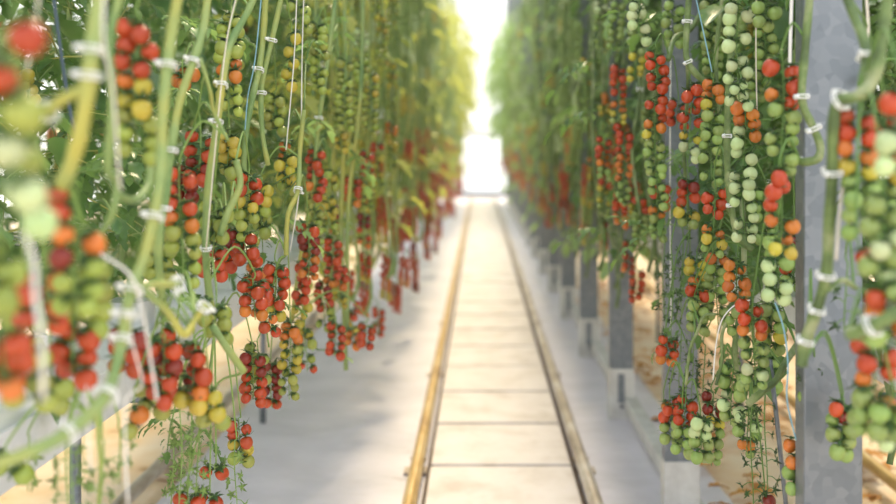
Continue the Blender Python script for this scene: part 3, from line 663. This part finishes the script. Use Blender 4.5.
# crumpled plastic under left vines
def crumple(name, x0, x1, y0, y1, z, amp, m, label, seed):
    rnd = random.Random(seed); mb = MB(); nx = 26; ny = 34; vs = []
    for j in range(ny + 1):
        for i in range(nx + 1):
            u = i / nx; v = j / ny
            e = math.sin(math.pi * u) * math.sin(math.pi * v)
            h = abs(math.sin(u * 9 + math.sin(v * 11) * 1.5)) * amp + rnd.uniform(-.4, 1) * amp * .5
            vs.append((x0 + (x1 - x0) * u + math.sin(v * 9) * .02, y0 + (y1 - y0) * v, z + h * min(1, e * 3)))
    mb.add(vs, [(j * (nx + 1) + i, j * (nx + 1) + i + 1, (j + 1) * (nx + 1) + i + 1, (j + 1) * (nx + 1) + i) for j in range(ny) for i in range(nx)])
    tag(mb.build(name, m, smooth=False), label, 'plastic film')
crumple('plastic_film', -2.3, -1.78, 3.9, 5.4, .0, .09, M['white'], 'crumpled white plastic film lying beyond the pipes at lower left', 3)
# fallen leaves on the right ground
mb = MB(); rnd = random.Random(8)
for i in range(700):
    x = rnd.uniform(.74, 1.3) if i % 2 else rnd.uniform(1.35, 2.2); y = rnd.uniform(1.8, 9); a = rnd.random() * 6.28
    leaflet(mb, Vector((x, y, rnd.uniform(.0, .035))), Vector((math.cos(a), math.sin(a), rnd.uniform(0, .3))), Vector((rnd.uniform(-.3, .3), 0, 1)), rnd.uniform(.05, .1), rnd.uniform(.03, .05), 0, rnd)
o = mb.build('fallen_leaves', M['litter']); tag(o, 'dry orange-brown fallen leaves on the ground behind the right posts', 'leaves', kind='stuff')

# ------------------------------------------------------------------ far end: glazed end wall with a white door
mb = MB()
for x in [-6 + 1.5 * i for i in range(9)]:
    if abs(x) > .1: mb.box((x - .03, 25, 0), (x + .03, 25.06, 6))
for z in (1.5, 6): mb.box((-6, 24.995, z), (6, 25.05, z + .1))
struct(mb.build('wall_far', M['galv_pale'], smooth=False))
e = bpy.data.objects.new('door_1', None); COL.objects.link(e); e.location = (.1, 24.9, 0); struct(e)
mb = MB()
for x0, x1 in ((-.45, -.40), (.40, .45)): mb.box((x0, -.03, 0), (x1, .03, 1.5))
for z in (0, .50, .74, 1.44): mb.box((-.45, -.03, z), (.45, .03, z + .05))
mb.build('door_frame', M['galv_pale'], e, smooth=False)
gl = bpy.data.materials.new('pane'); gl.use_nodes = True; b = gl.node_tree.nodes['Principled BSDF']; b.inputs['Transmission Weight'].default_value = 1; b.inputs['Roughness'].default_value = .02; b.inputs['IOR'].default_value = 1.02; b.inputs['Base Color'].default_value = (.97, .99, 1, 1)
mb = MB(); mb.box((-.40, -.003, .06), (.40, .003, 1.44)); mb.build('door_glass', gl, e, smooth=False)
mb = MB(); mb.box((-.55, 24.2, 0), (.75, 24.8, .10)); struct(mb.build('trim_1', M['galv'], smooth=False, bev=.01))

hz = bpy.data.materials.new('haze'); hz.use_nodes = True; nt = hz.node_tree; nt.nodes.remove(nt.nodes['Principled BSDF'])
v = nt.nodes.new('ShaderNodeVolumeScatter'); v.inputs['Density'].default_value = .0042; v.inputs['Anisotropy'].default_value = .35; v.inputs['Color'].default_value = (.96, .98, 1, 1)
nt.links.new(v.outputs[0], nt.nodes['Material Output'].inputs['Volume'])
mb = MB(); mb.box((-5, -1.5, -.1), (5, 24.2, 5)); o = mb.build('haze', hz, smooth=False); tag(o, 'bright humid haze filling the greenhouse', 'haze', kind='stuff')
# ------------------------------------------------------------------ light, world, camera
w = bpy.data.worlds.new('world'); S.world = w; w.use_nodes = True; nt = w.node_tree; N = nt.nodes; bg = N['Background']
tc = N.new('ShaderNodeTexCoord'); sp = N.new('ShaderNodeSeparateXYZ'); nt.links.new(tc.outputs['Generated'], sp.inputs[0])
r = N.new('ShaderNodeValToRGB'); nt.links.new(sp.outputs['Z'], r.inputs[0])
r.color_ramp.elements[0].position = 0; r.color_ramp.elements[0].color = (1, .985, .95, 1)
r.color_ramp.elements[1].position = .9; r.color_ramp.elements[1].color = (.78, .84, 1, 1)
nt.links.new(r.outputs[0], bg.inputs[0]); bg.inputs[1].default_value = 1.9
sd = bpy.data.lights.new('sun', 'SUN'); sd.energy = 4.2; sd.angle = math.radians(11); sd.color = (1, .80, .50)
so = bpy.data.objects.new('sun', sd); COL.objects.link(so)
dirv = Vector((-.06, -1, -1.15))                    # light travels from the far end towards the camera, slightly from the right
so.rotation_euler = dirv.to_track_quat('-Z', 'Y').to_euler()

cd = bpy.data.cameras.new('camera'); cam = bpy.data.objects.new('camera', cd); COL.objects.link(cam); S.camera = cam
cam.location = (0, 0, H); cam.rotation_euler = (math.pi / 2, 0, 0)
cd.sensor_width = 36; cd.lens = 36 * F / 896; cd.shift_x = -(CX - 448) / 896; cd.shift_y = -(252 - HY) / 896
cd.dof.use_dof = True; cd.dof.focus_distance = 2.0; cd.dof.aperture_fstop = 2.0
cd.clip_start = .05
S.view_settings.view_transform = 'Standard'; S.view_settings.look = 'None'; S.view_settings.exposure = -.06; S.view_settings.gamma = 1
S.view_settings.use_curve_mapping = False
